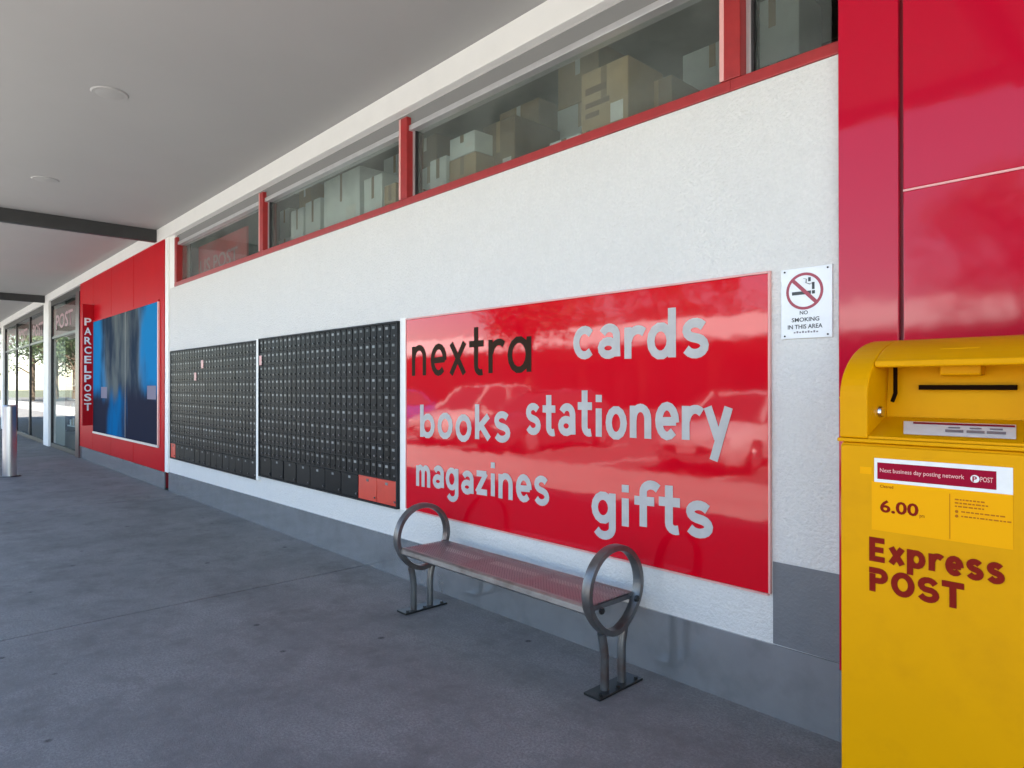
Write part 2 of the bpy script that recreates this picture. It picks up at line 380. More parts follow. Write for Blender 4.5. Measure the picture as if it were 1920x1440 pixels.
# clerestory windows
EDG = [WX(327), WX(490), WX(757), WX(1371), XR]
MB().box(WX(318), WX(327), .0, .2, SILL, BH0).build('reveal', 'white_paint', bld)
for i in range(4):
    a, b = EDG[i], EDG[i + 1]
    wn = MB()
    wn.box(a, b, .035, .12, SILL + .055, SILL + .062)            # seat for the glass
    wo = wn.build('window', 'red_frame', bld)
    MB().box(a, b, -.006, .13, SILL + .001, SILL + .054).build('bottom_rail', 'red_frame', wo, bevel=.004)
    MB().box(a, b, .012, .12, HEAD - .045, HEAD - .005).build('top_rail', 'alu', wo, bevel=.003)
    MB().box(a, b, .03, .12, HEAD - .004, BH0 - .001).build('head_flashing', 'head_grey', wo)
    if i < 3:
        MB().box(b - .05, b + .05, -.008, .13, SILL + .0555, HEAD + .06).build('mullion', 'red_frame', wo, bevel=.004)
        MB().box(b - .052, b - .030, -.011, -.0082, SILL + .057, HEAD + .058).build('cover_strip', 'pale_red_edge', wo)
        MB().box(b + .052, b + .075, .045, .11, SILL + .063, HEAD - .046).build('sash_stile', 'alu', wo)
        MB().box(b + .076, b + .086, .05, .11, SILL + .063, HEAD - .046).build('gasket', 'frame_dark', wo)
    else:
        pass
    if i == 0: MB().box(a, a + .09, -.004, .13, SILL + .056, HEAD + .06).build('jamb', 'red_frame', wo, bevel=.004)
    MB().box(a + .02, b - .06, .070, .076, SILL + .055, HEAD - .03).build('pane', 'glass_window', wo)
# store room behind the windows
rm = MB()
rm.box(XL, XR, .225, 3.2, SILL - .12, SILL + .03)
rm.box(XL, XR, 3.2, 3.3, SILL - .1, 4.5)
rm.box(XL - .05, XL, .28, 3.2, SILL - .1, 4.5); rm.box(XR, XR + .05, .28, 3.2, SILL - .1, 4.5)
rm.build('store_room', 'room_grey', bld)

# red cladding, right: glossy panels
RZ = WZ(1697, 360)
vx0, vx1 = WX(1690), WX(1699)
MB().box(XR + .004, 8, -.005, .2, .02, BH0).build('cladding_backing', 'red_joint', bld)
def panel(x0, x1, z0, z1, m='red_panel', y=-.03):
    return MB().box(x0, x1, y, -.0055, z0, z1).build('cladding_panel', m, bld, bevel=.003, origin=((x0 + x1) / 2, 0, z0))
panel(XR + .006, vx0, .30, BH0)
xs = [vx1, .6, 1.9, 3.2, 4.5, 5.8, 7.98]
for a, b in zip(xs, xs[1:]):
    panel(a + (.0 if a == vx1 else .008), b - .008, RZ + .004, BH0); panel(a + (.0 if a == vx1 else .008), b - .008, .30, RZ - .005)
MB().box(vx1, 7.98, -.0295, -.0056, RZ - .0045, RZ + .0035).build('joint_strip', 'pale_red_edge', bld)
MB().box(XR + .006, 8, -.026, -.0052, .005, .298).build('plinth', 'base_grey', bld)
# red cladding, left
RL0, RL1 = WX(153), WX(312)
MB().box(RL0, RL1, -.004, .2, .02, BH0).build('cladding_backing', 'red_joint', bld)
ls = [RL0, -14.72, WX(212), WX(254), RL1]
for a, b in zip(ls, ls[1:]): panel(a + .008, b - .008, .25, BH0, 'red_panel_far')
MB().box(RL0, RL1, -.022, -.0045, .004, .245).build('plinth', 'base_grey', bld)

# glazed shopfront, far left
sf = MB().box(-35.8, RL0, .0, .06, 3.40, 3.528).build('shopfront', 'frame_dark', bld)
cols = [(WX(153) - .36, WX(153) - .003, 'frame_maroon', 'corner_post'), (WX(95) - .70, WX(95), 'white_paint', 'pier'), (-28.9, -28.4, 'white_paint', 'pier')]
for a, b, m, nm in cols: MB().box(a, b, -.05, .3, 0, 3.399 if m == 'frame_maroon' else 3.528).build(nm, m, sf, bevel=.006)
for (a, b, nb) in [(WX(95), cols[0][0], 1), (-28.4, cols[1][0], 3), (-35.8, -28.9, 3)]:
    MB().box(a, b, .0, .06, 0, .09).build('bottom_rail', 'frame_dark', sf)
    for k in range(nb + 1):
        x = a + (b - a) * k / nb
        MB().box(max(a, x - .045), min(b, x + .045), .001, .061, .091, 3.399).build('mullion', 'frame_dark', sf)
    for k in range(nb):
        x0, x1 = a + (b - a) * k / nb, a + (b - a) * (k + 1) / nb
        MB().box(x0 + .045, x1 - .045, .028, .034, .091, 3.399).build('pane', 'glass', sf)
        hb = MB().box(x0 + .05, x1 - .05, .036, .040, 2.66, 3.30).build('header_band', 'header_maroon', sf)
        MB().box(x0 + .046, x1 - .046, .010, .060, 2.60, 2.655).build('transom', 'frame_dark', sf)
        text('lettering', 'POST', x0 + (x1 - x0) * .16, 2.80, (x1 - x0) * .62, .34, 'header_text', hb, .0265, bold=.02)
MB().box(-35.8, RL0, .3, 9, -.02, .012).build('shop_floor', 'shop_floor', bld)
MB().box(-35.8, RL0, 9, 9.1, 0, 3.53).build('partition', 'room_grey', bld)
MB().box(RL0 - .08, RL0 - .02, .31, 9, 0, 3.53).build('partition', 'room_grey', bld)

# ================================================================== canopy over the pavement
CE = -3.0
cn = thing('canopy', 'pale grey flat canopy over the pavement with dark steel cross beams', 'canopy', (-12, -1.5, 3.7))
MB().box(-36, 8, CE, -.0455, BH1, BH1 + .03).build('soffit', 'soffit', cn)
MB().box(-36, 8, CE - .05, -.05, BH1 + .08, BH1 + .22).build('deck', 'alu', cn)
MB().box(-36, 8, CE - .06, CE - .002, BH1 - .10, BH1 + .30).build('fascia', 'white_paint', cn, bevel=.006)
bx1 = WX(300)
for x in (bx1 + 9.6, bx1, WX(88), WX(88) - 9.6):
    MB().box(x - .09, x, CE + .003, -.047, BH0 + .005, BH1 - .0005).build('beam', 'steel_beam', cn, bevel=.004)
for x in (-8.78, -5.86, -2.95):
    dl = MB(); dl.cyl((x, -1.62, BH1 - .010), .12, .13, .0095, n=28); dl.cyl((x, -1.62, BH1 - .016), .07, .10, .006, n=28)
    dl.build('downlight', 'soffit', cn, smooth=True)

# ================================================================== red sign board
SX0, SX1 = WX(765), WX(1443); SZ0, SZ1 = .537, 1.951
sg = thing('shop_sign', 'large glossy red wall sign listing cards, books, stationery, magazines and gifts', 'sign', ((SX0 + SX1) / 2, 0, SZ0))
MB().box(SX0, SX1, -.014, -.001, SZ0, SZ1).build('board', 'red_sign', sg, bevel=.002)
fr = .010
for (a, b, c, d) in [(SX0 - fr, SX0 - .001, SZ0, SZ1 + fr), (SX1 + .001, SX1 + fr, SZ0, SZ1 + fr)]:
    MB().box(a, b, -.017, -.001, c, d).build('frame_edge', 'pale_red_edge', sg)
for (c, d) in [(SZ0 - fr, SZ0 - .001), (SZ1 + .001, SZ1 + fr)]:
    MB().box(SX0, SX1, -.017, -.001, c, d).build('frame_edge', 'pale_red_edge', sg)
MB().box(WX(752), SX0 - fr - .002, -.008, -.001, SZ0 - .02, SZ1 + .02).build('edge_trim', 'white_paint', sg)
def word(wd, pl, pr, pyl, pyr, xh, sw, m='letter_silver', jig=.05, lab=None):
    a, b = onwall(pl, pyl, -.016), onwall(pr, pyr, -.016)
    brush('lettering', wd, a.x, a.z, b.x - a.x, xh, sw, m, sg, -.0155, (b.z - a.z) / (b.x - a.x), jig, lab, caps=False)
word('cards', 1076, 1338, 674, 665, .175, .046, lab='silver hand-drawn word cards')
word('stationery', 986, 1380, 809, 833, .170, .043, lab='silver hand-drawn word stationery')
word('books', 787, 963, 821, 829, .172, .044, lab='silver hand-drawn word books')
word('magazines', 780, 1035, 909, 949, .154, .039, lab='silver hand-drawn word magazines')
word('gifts', 1110, 1346, 976, 1008, .160, .046, lab='silver hand-drawn word gifts')
word('nextrA', 771, 1008, 706, 698, .225, .042, 'letter_black', 0, lab='dark word nextra')

# ================================================================== post office box banks
def bank(x0, x1, z0, z1, ncol, label, nbig, red, stickers):
    t = thing('mailbox_bank', label, 'mailboxes', ((x0 + x1) / 2, 0, z0), 'black post office box banks set in the white wall')
    MB().box(x0, x1, -.008, -.0005, z0, z1).build('back_frame', 'box_frame', t)
    rim = MB(); e = .012
    rim.box(x0, x1, -.03, -.0081, z1 - e, z1); rim.box(x0, x1, -.03, -.0081, z0, z0 + e)
    rim.box(x0, x0 + e, -.03, -.0081, z0 + e, z1 - e); rim.box(x1 - e, x1, -.03, -.0081, z0 + e, z1 - e)
    rim.build('rim', 'box_frame', t)
    cw = (x1 - x0 - 2 * e) / ncol; hb = .20; ch = (z1 - z0 - 2 * e - hb) / 9
    def door_mesh(wd, ht, mainm):
        b = MB(); g_ = .005; q = .010
        a0, a1, c0, c1 = -wd / 2 + g_, wd / 2 - g_, g_, ht - g_
        b.box(a0, a1, -.020, -.0085, c0, c1)
        b.box(a0 + .002, a1 - .002, -.024, -.0201, c1 - .012, c1 - .001)       # top lip catching the light
        b.box(-.018, .018, -.0225, -.0201, c1 - .040, c1 - .020, 1)            # number plate
        b.cyl((a1 - .022, -.0285, c0 + .032), .008, .008, .0084, axis='y', n=6, mi=2)
        me = bpy.data.meshes.new('box_door'); me.from_pydata(b.v, [], b.f)
        for mm in (mainm, 'box_number', 'box_lock'): me.materials.append(M[mm])
        me.polygons.foreach_set('material_index', b.m); me.update(); fix_normals(me); return me
    small = door_mesh(cw, ch, 'box_door'); bw = (x1 - x0 - 2 * e) / nbig; big = door_mesh(bw, hb, 'box_door'); redm = door_mesh(bw, hb, 'box_red')
    def add(me, x, z, ry=0):
        o = bpy.data.objects.new('box_door', me); COL.objects.link(o); o.location = (x, 0, z)
        o.rotation_euler = (random.gauss(0, .006), 0, random.gauss(0, .010)); put(o, t); return o
    rl = random.Random(ncol)
    for r in range(9):
        for c in range(ncol): add(small, x0 + e + cw * (c + .5), z0 + e + hb + ch * r)
    for c in range(nbig):
        o = add(redm if c in red else big, x0 + e + bw * (c + .5), z0 + e)
        if c in red: o['label'] = 'large orange red parcel door in the bottom row'
    for px, py in stickers:
        p = onwall(px, py); MB().box(p.x - .04, p.x + .04, -.0262, -.0245, p.z - .05, p.z + .05).build('sticker', 'sticker_pink', t)
    return t
bank(WX(323), WX(485.5), .465, 1.94, 30, 'black post office box bank beside the red cladding with the blue poster', 15, (0,), [(383, 683), (370, 706)])
bank(WX(489.5), WX(750), .515, 1.952, 27, 'black post office box bank next to the red shop sign, two big red doors', 9, (7, 8), [(492, 676)])
MB().box(WX(485.5) + .002, WX(489.5) - .002, -.03, -.001, .47, 1.95).build('divider_strip', 'white_paint', bld)

# ================================================================== no smoking sign
a, b = onwall(1466, 505, -.002), onwall(1562, 632, -.002)
nx0, nx1, nz0, nz1 = a.x, b.x, WZ(1514, 634, -.002), WZ(1514, 501, -.002)
ns = thing('no_smoking_sign', 'small white no smoking sign with red ring on the white wall', 'sign', ((nx0 + nx1) / 2, -.002, nz0))
MB().box(nx0, nx1, -.009, -.0015, nz0, nz1).build('plate', 'sign_white', ns, bevel=.002)
cx, cz, rr = (nx0 + nx1) / 2 - .006, nz1 - (nz1 - nz0) * .335, (nx1 - nx0) * .365
rg = MB(); n = 40; ro, ri = rr, rr * .85
v = [(cx + q * math.cos(2 * math.pi * i / n), -.0098, cz + q * math.sin(2 * math.pi * i / n)) for q in (ro, ri) for i in range(n)]
rg.add(v, [(i, (i + 1) % n, n + (i + 1) % n, n + i) for i in range(n)])
d = .66 * rr; tt = .07 * rr
rg.add([(cx - d - tt, -.0104, cz + d - tt), (cx - d + tt, -.0104, cz + d + tt), (cx + d + tt, -.0104, cz - d + tt), (cx + d - tt, -.0104, cz - d - tt)], [(0, 1, 2, 3)])
rg.build('prohibition_ring', 'sign_red', ns)
cg = MB()
cg.box(cx - .68 * rr, cx + .35 * rr, -.0096, -.0091, cz - .18 * rr, cz + .0 * rr); cg.box(cx + .40 * rr, cx + .56 * rr, -.0096, -.0091, cz - .18 * rr, cz)
cg.box(cx + .40 * rr, cx + .54 * rr, -.0096, -.0091, cz + .06 * rr, cz + .44 * rr)
cg.tube([(cx + .47 * rr, -.0094, cz + .44 * rr), (cx + .3 * rr, -.0094, cz + .36 * rr), (cx + .1 * rr, -.0094, cz + .44 * rr), (cx + .12 * rr, -.0094, cz + .64 * rr), (cx - .04 * rr, -.0094, cz + .7 * rr)], .05 * rr, 6, flat=.05)
cg.box(cx + .2 * rr, cx + .34 * rr, -.0096, -.0091, cz + .5 * rr, cz + .72 * rr)
cg.build('cigarette_symbol', 'sign_black', ns)
wd_, ht_ = nx1 - nx0, nz1 - nz0
for s_, f0, f1, zf, hf in [('NO', .38, .54, .335, .055), ('SMOKING', .22, .76, .235, .06), ('IN THIS AREA', .14, .82, .135, .062)]:
    text('lettering', s_, nx0 + wd_ * f0, nz0 + ht_ * zf, wd_ * (f1 - f0), ht_ * hf, 'sign_black', ns, -.0098, bold=.02)
sm = MB()
for k in range(9): sm.box(nx0 + wd_ * (.26 + k * .055), nx0 + wd_ * (.295 + k * .055), -.0098, -.0091, nz0 + ht_ * .075, nz0 + ht_ * (.095 + .01 * (k % 2)))
sm.build('fine_print', 'print_grey', ns)
sc = MB()
for a_ in (.08, .92):
    for b_ in (.04, .96): sc.cyl((nx0 + wd_ * a_, -.012, nz0 + ht_ * b_), .004, .004, .003, axis='y', n=8)
sc.build('screws', 'bolt_dark', ns)

# ================================================================== large blue panel on the red cladding, street reflection painted into its colour
p0, p1 = WX(180), WX(302)
ps = thing('poster_panel', 'large glossy blue poster panel on the red cladding', 'poster', ((p0 + p1) / 2, -.03, .6))
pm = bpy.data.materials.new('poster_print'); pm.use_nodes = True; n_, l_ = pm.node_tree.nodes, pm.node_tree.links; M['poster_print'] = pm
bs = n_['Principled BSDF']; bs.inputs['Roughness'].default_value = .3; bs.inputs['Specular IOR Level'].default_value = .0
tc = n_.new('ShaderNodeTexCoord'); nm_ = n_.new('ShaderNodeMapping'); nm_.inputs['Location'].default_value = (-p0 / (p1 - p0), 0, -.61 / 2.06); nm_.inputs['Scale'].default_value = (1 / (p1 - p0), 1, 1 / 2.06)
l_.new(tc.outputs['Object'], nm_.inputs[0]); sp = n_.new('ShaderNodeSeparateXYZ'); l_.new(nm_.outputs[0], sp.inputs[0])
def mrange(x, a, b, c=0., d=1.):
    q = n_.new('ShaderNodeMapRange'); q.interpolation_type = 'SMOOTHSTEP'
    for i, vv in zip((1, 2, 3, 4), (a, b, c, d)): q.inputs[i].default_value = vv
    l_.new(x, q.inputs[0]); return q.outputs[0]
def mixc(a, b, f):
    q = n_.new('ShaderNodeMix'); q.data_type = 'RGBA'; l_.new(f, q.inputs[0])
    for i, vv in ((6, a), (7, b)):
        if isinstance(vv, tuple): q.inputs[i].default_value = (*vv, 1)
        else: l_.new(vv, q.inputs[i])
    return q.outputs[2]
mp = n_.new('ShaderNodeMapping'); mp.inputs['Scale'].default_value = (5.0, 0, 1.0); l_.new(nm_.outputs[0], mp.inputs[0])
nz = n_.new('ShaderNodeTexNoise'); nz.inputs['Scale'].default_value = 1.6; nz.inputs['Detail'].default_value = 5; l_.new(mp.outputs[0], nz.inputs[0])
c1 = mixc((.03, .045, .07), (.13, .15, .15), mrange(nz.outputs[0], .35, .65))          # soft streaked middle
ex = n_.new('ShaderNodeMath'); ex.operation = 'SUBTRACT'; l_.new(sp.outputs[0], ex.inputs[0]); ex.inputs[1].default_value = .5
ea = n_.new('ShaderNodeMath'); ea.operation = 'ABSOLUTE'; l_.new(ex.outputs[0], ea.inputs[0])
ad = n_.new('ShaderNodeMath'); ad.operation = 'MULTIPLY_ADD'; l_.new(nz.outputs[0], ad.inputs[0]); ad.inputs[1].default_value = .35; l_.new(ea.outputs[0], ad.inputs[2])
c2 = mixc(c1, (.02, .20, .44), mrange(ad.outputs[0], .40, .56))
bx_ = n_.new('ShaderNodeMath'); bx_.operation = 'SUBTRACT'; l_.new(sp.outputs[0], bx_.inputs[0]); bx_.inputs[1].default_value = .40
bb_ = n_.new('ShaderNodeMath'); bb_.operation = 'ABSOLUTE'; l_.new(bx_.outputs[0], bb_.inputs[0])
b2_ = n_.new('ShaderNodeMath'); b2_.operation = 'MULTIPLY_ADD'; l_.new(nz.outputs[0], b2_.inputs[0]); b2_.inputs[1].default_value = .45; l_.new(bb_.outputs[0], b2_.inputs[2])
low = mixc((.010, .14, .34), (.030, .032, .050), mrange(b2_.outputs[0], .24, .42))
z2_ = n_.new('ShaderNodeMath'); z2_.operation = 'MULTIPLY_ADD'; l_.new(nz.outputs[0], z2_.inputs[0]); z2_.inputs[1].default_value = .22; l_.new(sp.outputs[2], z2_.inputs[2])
c3 = mixc(low, c2, mrange(z2_.outputs[0], .38, .56)); l_.new(c3, bs.inputs['Base Color'])  # painted reflection: dark lower part under blue and grey upper part
pmid = WX(241)
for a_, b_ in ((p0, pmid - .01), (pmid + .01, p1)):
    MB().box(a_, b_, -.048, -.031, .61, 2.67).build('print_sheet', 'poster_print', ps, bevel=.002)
MB().box(pmid - .0095, pmid + .0095, -.050, -.031, .61, 2.67).build('joint_strip', 'head_grey', ps)
for (a_, b_, c_, d_) in [(p0 - .03, p1 + .03, .575, .609), (p0 - .03, p1 + .03, 2.671, 2.70)]: MB().box(a_, b_, -.052, -.031, c_, d_).build('frame_edge', 'alu' if c_ < 1 else 'red_panel_far', ps)
MB().box(p1 + .001, p1 + .05, -.052, -.031, .61, 2.67).build('frame_edge', 'pale_red_edge', ps)
MB().box(p0 - .03, p0 - .001, -.052, -.031, .61, 2.67).build('frame_edge', 'red_panel_far', ps)
for px in (195, 284):
    q = onwall(px, 736, -.05); MB().box(q.x - .22, q.x + .22, -.0505, -.0482, q.z - .10, q.z + .10).build('sticker', 'sticker_lilac', ps)

# projecting blade sign with stacked white characters
q = onwall(166, 680, -.12)
bl = thing('blade_sign', 'narrow dark red blade sign with stacked white characters', 'sign', (q.x, 0, .75))
MB().box(q.x - .05, q.x, -.22, -.0305, .72, 3.0).build('blade', 'blade_red', bl, bevel=.004)
zt = 2.78
for k, ch in enumerate('PARCELPOST'):
    zt -= .178; text('lettering', ch, -.19, zt, .115, .14, 'sign_white', bl, q.x + .0012, bold=.02, face='+x')

# ================================================================== bench
bxl, bxr = -3.60, -2.02
bn = thing('bench', 'stainless steel perforated bench with round hoop ends in front of the red sign', 'bench', ((bxl + bxr) / 2, -.29, 0))
sm_ = bpy.data.materials.new('perforated'); sm_.use_nodes = True; M['perforated'] = sm_
n_, l_ = sm_.node_tree.nodes, sm_.node_tree.links; bs = n_['Principled BSDF']
bs.inputs['Base Color'].default_value = (.36, .345, .345, 1); bs.inputs['Metallic'].default_value = .85; bs.inputs['Roughness'].default_value = .42
tc = n_.new('ShaderNodeTexCoord'); mp = n_.new('ShaderNodeMapping'); mp.inputs['Scale'].default_value = (70, 70, 0); mp.inputs['Rotation'].default_value = (0, 0, R(45)); l_.new(tc.outputs['Object'], mp.inputs[0])
vo = n_.new('ShaderNodeTexVoronoi'); vo.inputs['Randomness'].default_value = 0; vo.inputs['Scale'].default_value = 1; l_.new(mp.outputs[0], vo.inputs[0])
mr = n_.new('ShaderNodeMath'); mr.operation = 'GREATER_THAN'; mr.inputs[1].default_value = .30; l_.new(vo.outputs['Distance'], mr.inputs[0]); l_.new(mr.outputs[0], bs.inputs['Alpha'])
ZS = .425
st = MB(); y0, y1 = -.465, -.125
prof = [(y0, ZS - .045), (y0 - .012, ZS - .03), (y0 - .010, ZS - .006), (y0 + .006, ZS), (y0 + .03, ZS - .003)]
MB().box(bxl + .02, bxr - .02, y0 + .03, y1 - .03, ZS - .006, ZS - .003).build('seat_sheet', 'perforated', bn)
pr = [(y0 + .03, ZS - .003), (y0 + .006, ZS), (y0 - .010, ZS - .008), (y0 - .012, ZS - .034), (y0, ZS - .045), (y0 + .006, ZS - .045), (y0 - .004, ZS - .03), (y0 + .03, ZS - .012)]
MB().prism(pr, 'x', bxl + .015, bxr - .015).build('front_rail', 'bench_steel', bn)
MB().prism([(-.59 - a_, b_) for a_, b_ in pr], 'x', bxl + .015, bxr - .015).build('rear_rail', 'bench_steel', bn)
for x in (bxl + .04, bxl + .55, bxr - .55, bxr - .04): MB().box(x - .02, x + .02, y0 + .01, y1 - .01, ZS - .035, ZS - .0125).build('cross_bar', 'bench_ring', bn)
YC, ZC, RO = -.295, .475, .197
for x in (bxl, bxr):
    k = 56; b = MB()
    pts = []
    for i in range(k):
        t = 2 * math.pi * i / k; dn = max(0, -math.sin(t)); pts.append((YC + RO * math.cos(t) * (1 - .16 * dn * dn), ZC + RO * math.sin(t) * (1 + .05 * dn)))
    wv = .024; th = .0125                                # flat bar hoop: 52 mm wide, 19 mm half thickness
    v = []
    for (yy, zz) in pts:
        ux, uz = (yy - YC) / RO, (zz - ZC) / RO
        for (dx, dr) in ((-wv, -th), (-wv * .6, -th * 1.25), (wv * .6, -th * 1.25), (wv, -th), (wv, th), (wv * .6, th * 1.25), (-wv * .6, th * 1.25), (-wv, th)):
            v.append((x + dx, yy + ux * dr, zz + uz * dr))
    f = [(i * 8 + j, i * 8 + (j + 1) % 8, ((i + 1) % k) * 8 + (j + 1) % 8, ((i + 1) % k) * 8 + j) for i in range(k) for j in range(8)]
    b.add(v, f); b.build('hoop', 'bench_ring', bn, smooth=True, sharp=50)
    for yy in (-.365, -.235):
        zt = ZC - math.sqrt(RO ** 2 - (yy - YC) ** 2) - .012
        ob = -.022 if yy < YC else .022; MB().tube([(x, yy, .012), (x, yy, zt - .11), (x, yy + ob * .25, zt - .06), (x, yy + ob, zt + .004)], .021, 14).build('leg', 'bench_ring', bn, smooth=True)
    MB().box(x - .05, x + .05, -.46, -.13, .001, .0125).build('base_plate', 'bolt_dark', bn, bevel=.002)
    for yy in (-.43, -.30, -.16): MB().cyl((x + .03, yy, .013), .011, .010, .010, n=6).build('anchor_bolt', 'bolt_dark', bn)
    for yy in (y0 + .06, y1 - .03):
        s_ = 1
        MB().cyl((x + .027, yy if yy > -.3 else yy - .02, ZS - .02), .017, .015, .012, axis='x', n=6).build('bolt', 'bolt_dark', bn)

# ================================================================== bollard
q = Vector((-13.43, -1.436, 0))
bo = thing('bollard', 'round stainless steel bollard on the pavement before the glass shopfront', 'bollard', q)
MB().cyl(q, .095, .095, 1.13, n=32).build('post', 'stainless', bo, smooth=True)
MB().cyl((q.x, q.y, 1.1305), .096, .080, .022, n=32).build('cap', 'stainless', bo, smooth=True)
MB().cyl((q.x, q.y, .001), .15, .145, .012, n=32).build('base_flange', 'frame_dark', bo, smooth=True)

# ================================================================== express post box
PY = -.78
def PF(px, py, y=PY): return onwall(px, py, y)
X0 = PF(1573.5, 900).x; X1 = X0 + .60; XC = (X0 + X1) / 2; PYB = PY + .52
ZSM = 1.293
pb = thing('post_box', 'yellow express street posting box in front of the red panels', 'post box', (XC, PY + .26, 0))
MB().box(X0 + .004, X1 - .004, PY + .001, PYB, .16, ZSM - .006).build('body', 'yellow', pb, bevel=.008)
MB().box(X0 + .006, X1 - .006, PY - .006, PY + .0005, .18, ZSM - .014).build('door', 'yellow', pb, bevel=.004)
MB().box(X0 + .05, X1 - .05, PY + .05, PYB - .05, .0, .159).build('plinth', 'frame_dark', pb, bevel=.004)
MB().box(X0 - .004, X1 + .004, PY - .008, PYB + .004, ZSM - .005, ZSM + .006).build('flange', 'yellow', pb, bevel=.003)
# head: quarter-round side profile
ZV, AA, BB, BK = 1.418, .34, .182, PYB
def prof_pt(t): return (PY + AA * (1 - math.cos(t)), ZV + BB * math.sin(t))
TL = math.asin((1.523 - ZV) / BB)
arcp = [prof_pt(R(90) * i / 16) for i in range(17)]
cheek = [(PY, ZSM + .0065), (PY, ZV)] + arcp[1:] + [(BK, ZV + BB), (BK, ZSM + .0065)]
CW = .078
MB().prism(cheek, 'x', X0, X0 + CW).build('cheek', 'yellow', pb, bevel=.005)
MB().prism(cheek, 'x', X1 - CW, X1).build('cheek', 'yellow', pb, bevel=.005)
up = [prof_pt(TL + (R(90) - TL) * i / 12) for i in range(13)]
inn = [(p[0] + .012, p[1] - .018) for p in up]
hood = up + [(BK, ZV + BB), (BK, ZV + BB - .02)] + inn[::-1]
MB().prism(hood, 'x', X0 + CW + .0005, X1 - CW - .0005).build('hood', 'yellow', pb, bevel=.003)
lipp = prof_pt(TL)
MB().box(X0 + CW + .001, X1 - CW - .001, lipp[0] - .007, lipp[0] + .014, lipp[1] - .016, lipp[1] + .004).build('hood_lip', 'yellow', pb, bevel=.005)
YR = PY + .155
MB().prism([(YR, ZSM + .05), (YR + .03, ZV + BB - .022), (YR + .05, ZV + BB - .022), (YR + .02, ZSM + .05)], 'x', X0 + CW + .001, X1 - CW - .001).build('throat_plate', 'yellow', pb)
MB().prism([(PY + .004, ZSM + .0065), (PY + .004, ZSM + .014), (YR - .0005, ZSM + .066), (YR - .0005, ZSM + .0065)], 'x', X0 + CW + .001, X1 - CW - .001).build('chute_shelf', 'yellow', pb)
sl0, sl1 = onwall(1724, 727, YR), onwall(1906, 727, YR)
MB().box(sl0.x, sl1.x, YR - .008, YR + .02, sl0.z - .006, sl0.z + .008).build('letter_slot', 'slot_dark', pb)
MB().box(X0 + .0005, X0 + CW - .002, PY - .0016, PY - .0001, ZV - .003, ZV + .002).build('fold_line', 'yellow', pb)
hx0, hx1 = onwall(1768, 700, YR).x, onwall(1845, 700, YR).x
MB().prism([(YR - .035, ZV + BB - .04), (YR - .035, sl0.z + .04), (YR - .028, sl0.z + .034), (YR + .02, sl0.z + .034), (YR + .02, ZV + BB - .04)], 'x', hx0, hx1).build('collection_plate', 'yellow', pb, bevel=.006)
MB().tube([(X0 + CW + .03, YR - .012, 1.52), (X0 + CW + .03, YR - .012, 1.43), (X0 + CW + .024, YR - .02, 1.405)], .006, 8).build('chain', 'slot_dark', pb)
lk = MB(); lk.cyl((X0 + CW + .001, YR - .055, 1.375), .018, .016, .008, axis='x', n=16); lk.build('lock', 'chrome', pb, smooth=True)
# sticker on the sloping shelf
def shelf_pt(px, z_):   # point of the shelf at a fraction of its depth
    yy = PY + .004 + (YR - PY - .004) * z_; zz = ZSM + .014 + .052 * z_
    return yy, zz + .002
def shelf_quad(pa, pb_, f0, f1, m, nm, lift=0.0):
    v = []
    for f_ in (f0, f1):
        yy, zz = shelf_pt(0, f_)
        xa, xb = onwall(pa, 800, yy).x, onwall(pb_, 800, yy).x
        v += [(xa, yy, zz + lift), (xb, yy, zz + lift)]
    MB().add(v, [(0, 1, 3, 2)]).build(nm, m, pb)
shelf_quad(1694, 1905, .14, .76, 'sticker_white', 'shelf_sticker')
shelf_quad(1712, 1903, .63, .72, 'maroon', 'sticker_stripe', .001)
for k, (pa, pq) in enumerate(((1772, 1806), (1812, 1846), (1850, 1886))): shelf_quad(pa, pq, .30, .42, 'print_grey', 'sticker_print', .001); shelf_quad(pa + 6, pq - 6, .48, .55, 'print_grey', 'sticker_print', .001)
# labels and lettering on the door
YD = PY - .0065
def rect(nm, pa, za, pb_, zb, m, lift):
    x0, x1 = PF(pa, 900, YD).x, PF(pb_, 900, YD).x
    return MB().box(x0, x1, YD - lift, YD - lift + .0008, za, zb).build(nm, m, pb)
rect('label_strip', 1639, 1.178, 1899, 1.246, 'sticker_white', .0009)
rect('label_band', 1645, 1.187, 1868, 1.234, 'maroon', .0018)
rect('price_sticker', 1634, 1.040, 1899, 1.179, 'yellow_sticker', .00085)
text('lettering', 'Next business day posting network', PF(1650, 900, YD).x, 1.2035, PF(1808, 900, YD).x - PF(1650, 900, YD).x, .015, 'pale_red_edge', pb, YD - .0024, bold=.01)
lg = MB(); lgx = PF(1828, 900, YD).x; lg.cyl((lgx, YD - .0026, 1.2105), .010, .010, .0004, axis='y', n=16); lg.build('emblem', 'sticker_white', pb)
text('lettering', 'P', lgx - .0055, 1.203, .010, .014, 'maroon', pb, YD - .0031, bold=.03)
text('lettering', 'POST', PF(1838, 900, YD).x, 1.204, PF(1862, 900, YD).x - PF(1838, 900, YD).x, .013, 'pale_red_edge', pb, YD - .0024, bold=.01)
text('lettering', '6.00', PF(1650, 900, YD).x, 1.093, PF(1722, 900, YD).x - PF(1650, 900, YD).x, .036, 'text_maroon', pb, YD - .0017, bold=.025)
text('lettering', 'pm', PF(1724, 900, YD).x, 1.089, .012, .010, 'text_maroon', pb, YD - .0017)
text('lettering', 'Cleared', PF(1650, 900, YD).x, 1.163, .034, .008, 'text_maroon', pb, YD - .0017)
fp = MB(); xa = PF(1790, 900, YD).x; xb = PF(1895, 900, YD).x
